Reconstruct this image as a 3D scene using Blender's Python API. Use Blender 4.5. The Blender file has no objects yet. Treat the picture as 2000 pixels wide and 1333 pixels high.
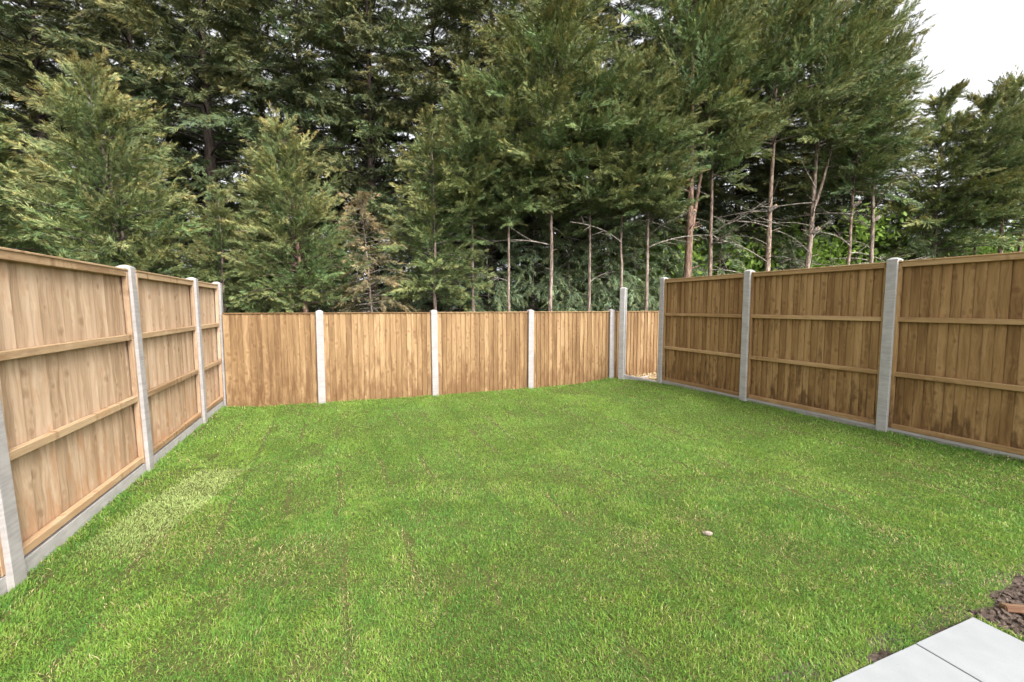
import bpy, bmesh, math
import numpy as np
from mathutils import Vector, Matrix

R = np.random.RandomState(7)
scene = bpy.context.scene
col = scene.collection

# ------------------------------------------------------------------ camera
CAM_H, FOC, PITCH = 1.5851, 869.56, 0.0775      # eye height (m), focal length in px of a 2000 px frame, tilt down
cam = bpy.data.cameras.new('camera')
cam.sensor_width = 36.0
cam.lens = FOC / 2000 * 36
cam.clip_start, cam.clip_end = 0.05, 2000
cam_ob = bpy.data.objects.new('camera', cam)
cam_ob.location = (0, 0, CAM_H)
cam_ob.rotation_euler = (math.pi / 2 - PITCH, 0, 0)
col.objects.link(cam_ob)
scene.camera = cam_ob

# ------------------------------------------------------------------ sky, sun, exposure
SUN_EL, SUN_AZ = math.radians(43), math.radians(141)     # azimuth clockwise from +Y: to the right and behind
world = bpy.data.worlds.new('World')
scene.world = world
world.use_nodes = True
wn, wl = world.node_tree.nodes, world.node_tree.links
wn.clear()
sky = wn.new('ShaderNodeTexSky')
sky.sky_type = 'NISHITA'
sky.sun_disc = False
sky.sun_elevation = SUN_EL
sky.sun_rotation = SUN_AZ
sky.dust_density = 4.0
sky.air_density = 1.0
hs = wn.new('ShaderNodeHueSaturation')          # overcast: the blue is taken out of the sky
hs.inputs['Saturation'].default_value = 0.10
hs.inputs['Value'].default_value = 1.0
bg = wn.new('ShaderNodeBackground')
bg.inputs['Strength'].default_value = 0.15
wo = wn.new('ShaderNodeOutputWorld')
wl.new(sky.outputs[0], hs.inputs['Color'])
wl.new(hs.outputs[0], bg.inputs['Color'])
wl.new(bg.outputs[0], wo.inputs['Surface'])

sun = bpy.data.lights.new('sun', 'SUN')
sun.energy = 1.5
sun.angle = math.radians(22)
sun.color = (1.0, 0.96, 0.9)
sun_ob = bpy.data.objects.new('sun', sun)
sd = Vector((math.sin(SUN_AZ) * math.cos(SUN_EL), math.cos(SUN_AZ) * math.cos(SUN_EL), math.sin(SUN_EL)))
sun_ob.rotation_euler = (-sd).to_track_quat('-Z', 'Y').to_euler()
sun_ob.location = sd * 30
col.objects.link(sun_ob)

vs = scene.view_settings
vs.view_transform = 'Standard'
vs.look = 'None'
vs.gamma = 1.0
vs.use_curve_mapping = False
vs.exposure = 1.45
scene.cycles.max_bounces = 6
scene.cycles.transparent_max_bounces = 4

# ------------------------------------------------------------------ helpers
def tag(o, label=None, cat=None, group=None, kind=None):
    if label: o['label'] = label
    if cat: o['category'] = cat
    if group: o['group'] = group
    if kind: o['kind'] = kind
    return o

def empty(name, loc, rz=0.0):
    o = bpy.data.objects.new(name, None)
    o.location = loc
    o.rotation_euler = (0, 0, rz)
    o.empty_display_size = 0.1
    col.objects.link(o)
    return o

def link(name, me, parent=None, loc=(0, 0, 0), rot=(0, 0, 0), scale=(1, 1, 1)):
    o = bpy.data.objects.new(name, me)
    o.parent = parent
    o.location = loc
    o.rotation_euler = rot
    o.scale = scale
    col.objects.link(o)
    return o

def mesh_pd(name, v, f, mat=None, smooth=False):
    me = bpy.data.meshes.new(name)
    me.from_pydata([tuple(p) for p in v], [], [tuple(q) for q in f])
    if mat: me.materials.append(mat)
    if smooth: me.polygons.foreach_set('use_smooth', [True] * len(me.polygons))
    me.update()
    return me

def mesh_np(name, v, faces, mat, colr=None, smooth=False):
    """v (N,3), faces (M,k) same k; colr (N,3) point colour"""
    me = bpy.data.meshes.new(name)
    n, (m, k) = len(v), faces.shape
    me.vertices.add(n); me.vertices.foreach_set('co', np.ascontiguousarray(v, dtype=np.float32).ravel())
    me.loops.add(m * k); me.loops.foreach_set('vertex_index', np.ascontiguousarray(faces, dtype=np.int32).ravel())
    me.polygons.add(m)
    me.polygons.foreach_set('loop_start', np.arange(0, m * k, k, dtype=np.int32))
    me.polygons.foreach_set('loop_total', np.full(m, k, dtype=np.int32))
    if smooth: me.polygons.foreach_set('use_smooth', np.ones(m, dtype=bool))
    if colr is not None:
        a = me.attributes.new('Col', 'FLOAT_COLOR', 'POINT')
        c = np.ones((n, 4), dtype=np.float32); c[:, :3] = colr
        a.data.foreach_set('color', c.ravel())
    me.materials.append(mat)
    me.update(calc_edges=True)
    return me

class NoiseField:
    """smooth value noise on a lattice"""
    def __init__(s, seed, n=128):
        s.g = np.random.RandomState(seed).rand(n, n); s.n = n
    def at(s, x, y, sc):
        x = np.asarray(x) * sc + 57.3; y = np.asarray(y) * sc + 31.7
        i, j = np.floor(x).astype(int), np.floor(y).astype(int)
        u, w = x - i, y - j
        u = u * u * (3 - 2 * u); w = w * w * (3 - 2 * w)
        g, n = s.g, s.n
        a, b = g[i % n, j % n], g[(i + 1) % n, j % n]
        c, d = g[i % n, (j + 1) % n], g[(i + 1) % n, (j + 1) % n]
        return (a * (1 - u) + b * u) * (1 - w) + (c * (1 - u) + d * u) * w
    def fbm(s, x, y, sc, o=4):
        t, a, r = 0, 1.0, 0
        for k in range(o):
            r = r + a * s.at(x, y, sc * 2 ** k); t += a; a *= 0.5
        return r / t
NF, NF2, NF3 = NoiseField(1), NoiseField(2), NoiseField(3)
def sstep(a, b, x):
    t = np.clip((x - a) / (b - a), 0, 1)
    return t * t * (3 - 2 * t)

# ------------------------------------------------------------------ materials
def mat_new(name):
    m = bpy.data.materials.new(name)
    m.use_nodes = True
    n, l = m.node_tree.nodes, m.node_tree.links
    n.clear()
    out = n.new('ShaderNodeOutputMaterial')
    b = n.new('ShaderNodeBsdfPrincipled')
    l.new(b.outputs[0], out.inputs[0])
    return m, n, l, b, out
def N(n, t, **k):
    x = n.new(t)
    for a, v in k.items():
        if a in x.bl_rna.properties: setattr(x, a, v)
        else: x.inputs[a].default_value = v
    return x
def ramp(n, stops):
    r = n.new('ShaderNodeValToRGB')
    e = r.color_ramp.elements
    while len(e) < len(stops): e.new(0.5)
    for i, (p, c) in enumerate(stops):
        e[i].position = p
        e[i].color = (*c, 1) if len(c) == 3 else c
    return r
def mixc(n, l, mode, fac, a, b):
    m = n.new('ShaderNodeMix'); m.data_type = 'RGBA'; m.blend_type = mode
    def put(sock, v):
        if isinstance(v, bpy.types.NodeSocket): l.new(v, sock)
        elif isinstance(v, (int, float)): sock.default_value = v
        else: sock.default_value = (*v, 1)
    put(m.inputs[0], fac); put(m.inputs[6], a); put(m.inputs[7], b)
    return m.outputs[2]
def math_(n, l, op, a, b=None, c=None, clamp=False):
    m = n.new('ShaderNodeMath'); m.operation = op; m.use_clamp = clamp
    for i, v in enumerate((a, b, c)):
        if v is None: continue
        if isinstance(v, bpy.types.NodeSocket): l.new(v, m.inputs[i])
        else: m.inputs[i].default_value = v
    return m.outputs[0]

def wood(name, light, mid, dark, stain, stain_amt, red=(0.15, 0.072, 0.032), knot_amt=0.55):
    """softwood with grain along local Z; every piece takes its own slice through Object Info Random"""
    m, n, l, b, out = mat_new(name)
    tc = N(n, 'ShaderNodeTexCoord'); oi = N(n, 'ShaderNodeObjectInfo')
    off = N(n, 'ShaderNodeCombineXYZ')
    l.new(math_(n, l, 'MULTIPLY', oi.outputs['Random'], 61.0), off.inputs[0])
    l.new(math_(n, l, 'MULTIPLY', oi.outputs['Random'], 23.0), off.inputs[1])
    l.new(math_(n, l, 'MULTIPLY', oi.outputs['Random'], 317.0), off.inputs[2])
    add = N(n, 'ShaderNodeVectorMath', operation='ADD')
    l.new(tc.outputs['Object'], add.inputs[0]); l.new(off.outputs[0], add.inputs[1])
    P = add.outputs[0]
    # knots: one cell about 12 cm wide, 35 cm tall
    sepk = N(n, 'ShaderNodeSeparateXYZ'); l.new(P, sepk.inputs[0])
    wob = N(n, 'ShaderNodeTexNoise'); wob.inputs['Scale'].default_value = 28; wob.inputs['Detail'].default_value = 2
    l.new(P, wob.inputs['Vector'])
    mk = N(n, 'ShaderNodeCombineXYZ')
    l.new(math_(n, l, 'MULTIPLY_ADD', wob.outputs[0], 0.25, math_(n, l, 'MULTIPLY', sepk.outputs[0], 6.0)), mk.inputs[0])
    l.new(math_(n, l, 'MULTIPLY_ADD', wob.outputs[0], -0.25, math_(n, l, 'MULTIPLY', sepk.outputs[2], 5.5)), mk.inputs[1])
    vo = N(n, 'ShaderNodeTexVoronoi', voronoi_dimensions='2D'); vo.inputs['Scale'].default_value = 1.0
    l.new(mk.outputs[0], vo.inputs['Vector'])
    sepc = N(n, 'ShaderNodeSeparateXYZ'); l.new(vo.outputs['Color'], sepc.inputs[0])
    kd_ = math_(n, l, 'ADD', vo.outputs['Distance'], math_(n, l, 'MULTIPLY', math_(n, l, 'POWER', sepc.outputs[0], 1.5), 0.30))     # every cell its own knot size, some none
    knot = ramp(n, [(0.07, (1, 1, 1)), (0.13, (0.6, 0.6, 0.6)), (0.21, (0, 0, 0))])
    l.new(kd_, knot.inputs[0])
    halo = ramp(n, [(0.17, (0, 0, 0)), (0.27, (1, 1, 1)), (0.42, (0, 0, 0))])     # pale wood flaring round each knot
    l.new(kd_, halo.inputs[0])
    # grain bends round the knots
    bend = N(n, 'ShaderNodeVectorMath', operation='SCALE'); bend.inputs['Scale'].default_value = 0.03
    l.new(vo.outputs['Distance'], bend.inputs[0])
    sep = N(n, 'ShaderNodeSeparateXYZ'); l.new(P, sep.inputs[0])
    xb = math_(n, l, 'MULTIPLY_ADD', vo.outputs['Distance'], 0.035, sep.outputs[0])
    cmb = N(n, 'ShaderNodeCombineXYZ'); l.new(xb, cmb.inputs[0]); l.new(sep.outputs[1], cmb.inputs[1]); l.new(sep.outputs[2], cmb.inputs[2])
    mg = N(n, 'ShaderNodeMapping'); mg.inputs['Scale'].default_value = (70, 70, 2.2)
    l.new(cmb.outputs[0], mg.inputs['Vector'])
    g = N(n, 'ShaderNodeTexNoise'); g.inputs['Scale'].default_value = 1.0; g.inputs['Detail'].default_value = 4; g.inputs['Roughness'].default_value = 0.6
    l.new(mg.outputs[0], g.inputs['Vector'])
    mw = N(n, 'ShaderNodeMapping'); mw.inputs['Scale'].default_value = (16, 16, 1.1)
    l.new(cmb.outputs[0], mw.inputs['Vector'])
    g2 = N(n, 'ShaderNodeTexNoise'); g2.inputs['Scale'].default_value = 1.0; g2.inputs['Detail'].default_value = 3
    l.new(mw.outputs[0], g2.inputs['Vector'])
    mixg = math_(n, l, 'MULTIPLY_ADD', g2.outputs[0], 0.6, math_(n, l, 'MULTIPLY', g.outputs[0], 0.4))
    # per-piece lightness
    wn_ = N(n, 'ShaderNodeTexWhiteNoise', noise_dimensions='1D'); l.new(oi.outputs['Random'], wn_.inputs['W'])
    tone = math_(n, l, 'ADD', math_(n, l, 'MULTIPLY_ADD', wn_.outputs['Value'], 0.26, math_(n, l, 'SUBTRACT', mixg, 0.13)), math_(n, l, 'MULTIPLY', halo.outputs[0], 0.05))
    cr = ramp(n, [(0.30, dark), (0.50, mid), (0.72, light)])
    l.new(tone, cr.inputs[0])
    c = mixc(n, l, 'MIX', math_(n, l, 'MULTIPLY', knot.outputs[0], knot_amt), cr.outputs[0], red)
    # large damp or treatment stains that cross the boards, heavier near the foot
    geo = N(n, 'ShaderNodeNewGeometry')
    ms = N(n, 'ShaderNodeMapping'); ms.inputs['Scale'].default_value = (13, 13, 4.0)
    l.new(P, ms.inputs['Vector'])
    sn = N(n, 'ShaderNodeTexNoise'); sn.inputs['Scale'].default_value = 1.0; sn.inputs['Detail'].default_value = 5; sn.inputs['Roughness'].default_value = 0.6
    l.new(ms.outputs[0], sn.inputs['Vector'])
    sz = N(n, 'ShaderNodeSeparateXYZ'); l.new(geo.outputs['Position'], sz.inputs[0])
    low = N(n, 'ShaderNodeMapRange'); low.inputs['From Min'].default_value = 0.85; low.inputs['From Max'].default_value = 0.1
    low.inputs['To Min'].default_value = 0.0; low.inputs['To Max'].default_value = 0.22
    l.new(sz.outputs[2], low.inputs[0])
    sv = math_(n, l, 'ADD', math_(n, l, 'ADD', sn.outputs[0], low.outputs[0]), math_(n, l, 'MULTIPLY_ADD', wn_.outputs['Value'], 0.16, -0.08))
    sr = ramp(n, [(0.60, (0, 0, 0)), (0.78, (1, 1, 1))]); l.new(sv, sr.inputs[0])
    c = mixc(n, l, 'MIX', math_(n, l, 'MULTIPLY', sr.outputs[0], stain_amt), c, stain)
    l.new(c, b.inputs['Base Color'])
    b.inputs['Roughness'].default_value = 0.75
    b.inputs['Specular IOR Level'].default_value = 0.2
    bp = N(n, 'ShaderNodeBump'); bp.inputs['Strength'].default_value = 0.35; bp.inputs['Distance'].default_value = 0.004
    l.new(mixg, bp.inputs['Height']); l.new(bp.outputs[0], b.inputs['Normal'])
    return m

M = {}
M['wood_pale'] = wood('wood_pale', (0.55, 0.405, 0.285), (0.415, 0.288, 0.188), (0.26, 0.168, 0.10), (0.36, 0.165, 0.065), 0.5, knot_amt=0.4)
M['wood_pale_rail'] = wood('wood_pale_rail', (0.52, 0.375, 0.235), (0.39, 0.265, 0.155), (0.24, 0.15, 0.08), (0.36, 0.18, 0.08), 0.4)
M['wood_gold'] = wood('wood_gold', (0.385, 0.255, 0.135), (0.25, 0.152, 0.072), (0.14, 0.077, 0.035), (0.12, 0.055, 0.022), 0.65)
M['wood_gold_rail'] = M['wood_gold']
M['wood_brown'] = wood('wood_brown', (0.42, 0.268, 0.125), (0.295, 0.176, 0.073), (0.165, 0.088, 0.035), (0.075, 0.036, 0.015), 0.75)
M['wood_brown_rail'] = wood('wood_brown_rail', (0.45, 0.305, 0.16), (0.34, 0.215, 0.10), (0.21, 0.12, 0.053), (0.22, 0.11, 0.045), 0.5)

def concrete(name, base, var=0.12):
    m, n, l, b, out = mat_new(name)
    tc = N(n, 'ShaderNodeTexCoord'); oi = N(n, 'ShaderNodeObjectInfo')
    add = N(n, 'ShaderNodeVectorMath', operation='ADD')
    l.new(tc.outputs['Object'], add.inputs[0]); l.new(oi.outputs['Location'], add.inputs[1])
    a = N(n, 'ShaderNodeTexNoise'); a.inputs['Scale'].default_value = 9; a.inputs['Detail'].default_value = 6
    l.new(add.outputs[0], a.inputs['Vector'])
    mp = N(n, 'ShaderNodeMapping'); mp.inputs['Scale'].default_value = (6, 6, 55)
    l.new(add.outputs[0], mp.inputs['Vector'])
    s = N(n, 'ShaderNodeTexNoise'); s.inputs['Scale'].default_value = 1; s.inputs['Detail'].default_value = 4
    l.new(mp.outputs[0], s.inputs['Vector'])
    pit = N(n, 'ShaderNodeTexVoronoi'); pit.inputs['Scale'].default_value = 75
    l.new(add.outputs[0], pit.inputs['Vector'])
    pr = ramp(n, [(0.02, (0.55, 0.5, 0.48)), (0.14, (1, 1, 1))]); l.new(pit.outputs['Distance'], pr.inputs[0])
    v = math_(n, l, 'MULTIPLY_ADD', s.outputs[0], 0.5, math_(n, l, 'MULTIPLY', a.outputs[0], 0.5))
    d = tuple(x * (1 - 2.2 * var) for x in base)
    cr = ramp(n, [(0.35, d), (0.60, base)]); l.new(v, cr.inputs[0])
    c = mixc(n, l, 'MULTIPLY', 0.7, cr.outputs[0], pr.outputs[0])
    # green-brown splash at the foot
    sz = N(n, 'ShaderNodeSeparateXYZ'); l.new(tc.outputs['Object'], sz.inputs[0])
    lo = N(n, 'ShaderNodeMapRange'); lo.inputs['From Min'].default_value = 0.16; lo.inputs['From Max'].default_value = 0.0
    lo.inputs['To Max'].default_value = 0.45
    l.new(sz.outputs[2], lo.inputs[0])
    c = mixc(n, l, 'MIX', math_(n, l, 'MULTIPLY', lo.outputs[0], a.outputs[0]), c, (0.22, 0.2, 0.13))
    l.new(c, b.inputs['Base Color'])
    b.inputs['Roughness'].default_value = 0.9
    bp = N(n, 'ShaderNodeBump'); bp.inputs['Strength'].default_value = 0.4; bp.inputs['Distance'].default_value = 0.004
    l.new(v, bp.inputs['Height']); l.new(bp.outputs[0], b.inputs['Normal'])
    return m
M['post_pale'] = concrete('concrete_pale', (0.375, 0.348, 0.338))
M['post_grey'] = concrete('concrete_grey', (0.40, 0.385, 0.372))
M['gravel_board'] = concrete('concrete_board', (0.38, 0.36, 0.34))
M['gravel_pale'] = concrete('concrete_board_pale', (0.45, 0.42, 0.405))
M['slab'] = None

def slab_mat():
    m, n, l, b, out = mat_new('porcelain_paving')
    tc = N(n, 'ShaderNodeTexCoord')
    a = N(n, 'ShaderNodeTexNoise'); a.inputs['Scale'].default_value = 7; a.inputs['Detail'].default_value = 6
    l.new(tc.outputs['Object'], a.inputs['Vector'])
    cr = ramp(n, [(0.3, (0.265, 0.275, 0.28)), (0.65, (0.30, 0.31, 0.315))]); l.new(a.outputs[0], cr.inputs[0])
    f = N(n, 'ShaderNodeTexNoise'); f.inputs['Scale'].default_value = 220; f.inputs['Detail'].default_value = 2
    l.new(tc.outputs['Object'], f.inputs['Vector'])
    fr = ramp(n, [(0.3, (0.9, 0.9, 0.9)), (0.5, (1, 1, 1))]); l.new(f.outputs[0], fr.inputs[0])
    c = mixc(n, l, 'MULTIPLY', 1.0, cr.outputs[0], fr.outputs[0])
    dn = N(n, 'ShaderNodeTexNoise'); dn.inputs['Scale'].default_value = 5.5; dn.inputs['Detail'].default_value = 7; dn.inputs['Roughness'].default_value = 0.75
    l.new(tc.outputs['Object'], dn.inputs['Vector'])
    dr_ = ramp(n, [(0.58, (0, 0, 0)), (0.80, (0.5, 0.5, 0.5))]); l.new(dn.outputs[0], dr_.inputs[0])
    c = mixc(n, l, 'MIX', dr_.outputs[0], c, (0.17, 0.15, 0.12))            # dusty smears
    sp_ = N(n, 'ShaderNodeTexVoronoi'); sp_.inputs['Scale'].default_value = 26; l.new(tc.outputs['Object'], sp_.inputs['Vector'])
    spr_ = ramp(n, [(0.03, (0.7, 0.7, 0.7)), (0.055, (0, 0, 0))]); l.new(sp_.outputs['Distance'], spr_.inputs[0])
    c = mixc(n, l, 'MIX', spr_.outputs[0], c, (0.09, 0.07, 0.05))           # crumbs of earth
    l.new(c, b.inputs['Base Color'])
    b.inputs['Roughness'].default_value = 0.55
    return m
M['slab'] = slab_mat()

def soil_mat(name, c1, c2, c3, sc=14):
    m, n, l, b, out = mat_new(name)
    tc = N(n, 'ShaderNodeNewGeometry')
    a = N(n, 'ShaderNodeTexNoise'); a.inputs['Scale'].default_value = sc; a.inputs['Detail'].default_value = 8; a.inputs['Roughness'].default_value = 0.7
    l.new(tc.outputs['Position'], a.inputs['Vector'])
    cr = ramp(n, [(0.32, c1), (0.5, c2), (0.68, c3)]); l.new(a.outputs[0], cr.inputs[0])
    l.new(cr.outputs[0], b.inputs['Base Color'])
    b.inputs['Roughness'].default_value = 0.95
    b.inputs['Specular IOR Level'].default_value = 0.1
    bp = N(n, 'ShaderNodeBump'); bp.inputs['Strength'].default_value = 0.8; bp.inputs['Distance'].default_value = 0.03
    l.new(a.outputs[0], bp.inputs['Height']); l.new(bp.outputs[0], b.inputs['Normal'])
    return m
M['soil'] = soil_mat('soil', (0.045, 0.032, 0.026), (0.105, 0.078, 0.063), (0.20, 0.155, 0.125), 34)
M['sand'] = soil_mat('sand', (0.22, 0.16, 0.11), (0.34, 0.26, 0.19), (0.44, 0.35, 0.26), 30)
M['forest_floor'] = soil_mat('forest_floor', (0.02, 0.016, 0.01), (0.045, 0.035, 0.02), (0.05, 0.06, 0.02), 3)
M['turf'] = soil_mat('turf', (0.055, 0.06, 0.02), (0.09, 0.10, 0.03), (0.13, 0.12, 0.045), 25)
M['lumber'] = wood('cut_timber', (0.40, 0.27, 0.16), (0.30, 0.16, 0.09), (0.2, 0.09, 0.05), (0.1, 0.05, 0.03), 0.8)
M['stone'] = soil_mat('stone', (0.24, 0.18, 0.13), (0.36, 0.30, 0.245), (0.44, 0.38, 0.32), 60)
M['gravel'] = soil_mat('gravel', (0.22, 0.12, 0.05), (0.46, 0.33, 0.18), (0.66, 0.56, 0.40), 45)

def leaf_mat(name, rough=0.6, trans=0.25):
    """colour from the Col attribute times the object's own colour"""
    m, n, l, b, out = mat_new(name)
    at = N(n, 'ShaderNodeAttribute'); at.attribute_name = 'Col'
    oi = N(n, 'ShaderNodeObjectInfo')
    c = mixc(n, l, 'MULTIPLY', 1.0, at.outputs['Color'], oi.outputs['Color'])
    l.new(c, b.inputs['Base Color'])
    b.inputs['Roughness'].default_value = rough
    b.inputs['Specular IOR Level'].default_value = 0.25
    t = N(n, 'ShaderNodeBsdfTranslucent'); l.new(c, t.inputs[0])
    mx = N(n, 'ShaderNodeMixShader'); mx.inputs[0].default_value = trans
    l.new(b.outputs[0], mx.inputs[1]); l.new(t.outputs[0], mx.inputs[2]); l.new(mx.outputs[0], out.inputs[0])
    return m
M['needles'] = leaf_mat('conifer_foliage', 0.65, 0.08)
M['leaves'] = leaf_mat('broad_leaves', 0.5, 0.45)
M['grass'] = leaf_mat('grass_blades', 0.5, 0.38)

def bark_mat():
    m, n, l, b, out = mat_new('bark')
    tc = N(n, 'ShaderNodeTexCoord'); oi = N(n, 'ShaderNodeObjectInfo')
    add = N(n, 'ShaderNodeVectorMath', operation='ADD'); l.new(tc.outputs['Object'], add.inputs[0]); l.new(oi.outputs['Location'], add.inputs[1])
    mp = N(n, 'ShaderNodeMapping'); mp.inputs['Scale'].default_value = (14, 14, 3); l.new(add.outputs[0], mp.inputs['Vector'])
    a = N(n, 'ShaderNodeTexNoise'); a.inputs['Scale'].default_value = 1.6; a.inputs['Detail'].default_value = 8; a.inputs['Roughness'].default_value = 0.7
    l.new(mp.outputs[0], a.inputs['Vector'])
    cr = ramp(n, [(0.38, (0.075, 0.055, 0.045)), (0.5, (0.22, 0.175, 0.145)), (0.62, (0.42, 0.375, 0.33))]); l.new(a.outputs[0], cr.inputs[0])
    c = mixc(n, l, 'MULTIPLY', 1.0, cr.outputs[0], oi.outputs['Color'])
    l.new(c, b.inputs['Base Color']); b.inputs['Roughness'].default_value = 0.9
    bp = N(n, 'ShaderNodeBump'); bp.inputs['Strength'].default_value = 0.9; bp.inputs['Distance'].default_value = 0.03
    l.new(a.outputs[0], bp.inputs['Height']); l.new(bp.outputs[0], b.inputs['Normal'])
    return m
M['bark'] = bark_mat()
def plain(name, c, r=0.8):
    m, n, l, b, out = mat_new(name)
    tc = N(n, 'ShaderNodeTexCoord')
    a = N(n, 'ShaderNodeTexNoise'); a.inputs['Scale'].default_value = 30; l.new(tc.outputs['Object'], a.inputs['Vector'])
    cr = ramp(n, [(0.35, tuple(x * 0.7 for x in c)), (0.65, c)]); l.new(a.outputs[0], cr.inputs[0])
    l.new(cr.outputs[0], b.inputs['Base Color']); b.inputs['Roughness'].default_value = r
    return m
M['cut_wood'] = plain('fresh_cut_wood', (0.85, 0.42, 0.13))

# ------------------------------------------------------------------ layout (metres; camera stands at 0,0)
LP = [(-2.10, 0.65), (-2.822, 2.380), (-3.491, 4.132), (-4.167, 5.877), (-4.560, 6.926)]       # left fence posts
BP = [(-4.50, 6.86), (-3.114, 7.203), (-1.383, 7.904), (0.349, 8.608), (2.075, 9.317), (3.80, 10.02)]
RP = [(2.918, 8.639), (3.664, 6.928), (4.430, 5.215), (5.196, 3.50)]                             # right fence posts
RG = [0.085, 0.135, 0.095, 0.07]
rdir = np.array([RP[2][0] - RP[0][0], RP[2][1] - RP[0][1]]); rdir /= np.linalg.norm(rdir)
rnor = np.array([rdir[1], -rdir[0]])                                                            # points to the lawn
if rnor[0] > 0: rnor = -rnor
def lawn_z(x, y):
    d = (x - RP[1][0]) * rnor[0] + (y - RP[1][1]) * rnor[1]
    z = 0.105 * sstep(1.7, 0.1, d) * sstep(2.2, 4.0, y)
    dl = (x - LP[2][0]) * 0.932 + (y - LP[2][1]) * 0.362
    z = z + 0.03 * sstep(0.6, 0.05, dl)
    z = z + 0.025 * (NF.at(x, y, 0.9) - 0.5) * sstep(1.8, 3.0, y) + 0.012 * (NF2.at(x, y, 3.2) - 0.5)
    return z
# paving frame: u along the lawn edge, v away from the lawn
PC = np.array([2.341, 2.148]); PU = np.array([-0.932, -0.363]); PV = np.array([0.363, -0.932])
def pav(x, y):
    dx, dy = x - PC[0], y - PC[1]
    return dx * PU[0] + dy * PU[1], dx * PV[0] + dy * PV[1]
def soil_edge(x, y):
    """positive inside the bare soil to the right of the paving"""
    u, v = pav(x, y)
    e = 0.10 * (NF3.fbm(x, y, 5.0, 3) - 0.5)
    return (-u - 0.07 + e * 0.6 > 0) & (v + 0.012 + 0.07 * np.clip(-u / 0.5, 0, 1) + e > 0) & (-u < 1.6)

# ---- ground
me = mesh_pd('ground', [(-300, -300, -0.12), (300, -300, -0.12), (300, 300, -0.12), (-300, 300, -0.12)], [(0, 1, 2, 3)], M['forest_floor'])
tag(link('ground', me), kind='structure')

def inside_garden(x, y, m=0.0):
    ok = np.ones_like(x, dtype=bool)
    poly = [(-1.75, -0.5), LP[0], LP[3], (-4.56, 6.87), BP[1], BP[4], (2.29, 9.15), (2.92, 8.66), RP[2], (6.7, 0.1), (6.9, -0.5)]
    # even-odd test
    c = np.zeros_like(x, dtype=bool)
    k = len(poly)
    for i in range(k):
        x1, y1 = poly[i]; x2, y2 = poly[(i + 1) % k]
        t = (y1 > y) != (y2 > y)
        c ^= t & (x < (x2 - x1) * (y - y1) / (y2 - y1 + 1e-12) + x1)
    return c

# ---- lawn sheet: the turf between the blades
gx, gy = np.arange(-5.0, 7.01, 0.08), np.arange(-0.5, 9.7, 0.08)
X, Y = np.meshgrid(gx, gy)
Z = lawn_z(X, Y) - 0.006
u_, v_ = pav(X, Y)
low = ((v_ > -0.02) & (u_ > -0.02)) | soil_edge(X, Y)
lowd = low.copy()
lowd[1:] |= low[:-1]; lowd[:-1] |= low[1:]; lowd[:, 1:] |= low[:, :-1]; lowd[:, :-1] |= low[:, 1:]
Z = np.where(lowd, -0.07, Z)
V = np.stack([X, Y, Z], -1).reshape(-1, 3)
ny, nx = X.shape
ii = np.arange(ny * nx).reshape(ny, nx)
F = np.stack([ii[:-1, :-1], ii[:-1, 1:], ii[1:, 1:], ii[1:, :-1]], -1).reshape(-1, 4)
cx, cy = V[F].mean(1)[:, 0], V[F].mean(1)[:, 1]
keep = inside_garden(cx, cy) | (cy > 8.5) & (cx > 2.0) & (cx < 3.9)
# grow a little so that the sheet runs under the boards
F = F[keep]
tag(link('lawn', mesh_np('lawn', V, F, M['turf'], smooth=True)), kind='structure')

# ---- soil bed beside the paving
sx, sy = np.meshgrid(np.arange(-0.06, 1.7, 0.02), np.arange(-0.25, 1.2, 0.02))    # -u, v
wx = PC[0] - sx * PU[0] + sy * PV[0]; wy = PC[1] - sx * PU[1] + sy * PV[1]
sz_ = -0.022 + 0.045 * (NF.fbm(wx, wy, 9, 4) - 0.5) + 0.022 * (NF2.fbm(wx, wy, 26, 2) - 0.5)
sz_ = sz_ - 0.03 * sstep(0.12, 0.0, sx)
V = np.stack([wx, wy, sz_], -1).reshape(-1, 3); ny, nx = wx.shape
ii = np.arange(ny * nx).reshape(ny, nx)
F = np.stack([ii[:-1, :-1], ii[:-1, 1:], ii[1:, 1:], ii[1:, :-1]], -1).reshape(-1, 4)
tag(link('soil', mesh_np('soil', V, F, M['soil'], smooth=True)), kind='structure')
# strip of earth along the paving edge
tx, ty = np.meshgrid(np.arange(-0.05, 4.2, 0.03), np.arange(-0.12, 0.03, 0.02))
wx = PC[0] + tx * PU[0] + ty * PV[0]; wy = PC[1] + tx * PU[1] + ty * PV[1]
zz = -0.012 + 0.03 * (NF.fbm(wx, wy, 14, 3) - 0.5)
V = np.stack([wx, wy, zz], -1).reshape(-1, 3); ny, nx = wx.shape
ii = np.arange(ny * nx).reshape(ny, nx)
F = np.stack([ii[:-1, :-1], ii[:-1, 1:], ii[1:, 1:], ii[1:, :-1]], -1).reshape(-1, 4)
tag(link('soil_strip', mesh_np('soil_strip', V, F, M['soil'], smooth=True)), kind='structure')

def bevel_box(name, sx, sy, sz, mat, bev=0.003, seg=1, z0=0.0, extra=None):
    """box centred in x and y, standing on z0"""
    bm = bmesh.new()
    bmesh.ops.create_cube(bm, size=1.0)
    for v in bm.verts:
        v.co = Vector((v.co.x * sx, v.co.y * sy, (v.co.z + 0.5) * sz + z0))
    if bev: bmesh.ops.bevel(bm, geom=bm.edges[:], offset=bev, segments=seg, affect='EDGES')
    if extra: extra(bm)
    me = bpy.data.meshes.new(name)
    bm.to_mesh(me); bm.free()
    me.materials.append(mat)
    return me

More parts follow.
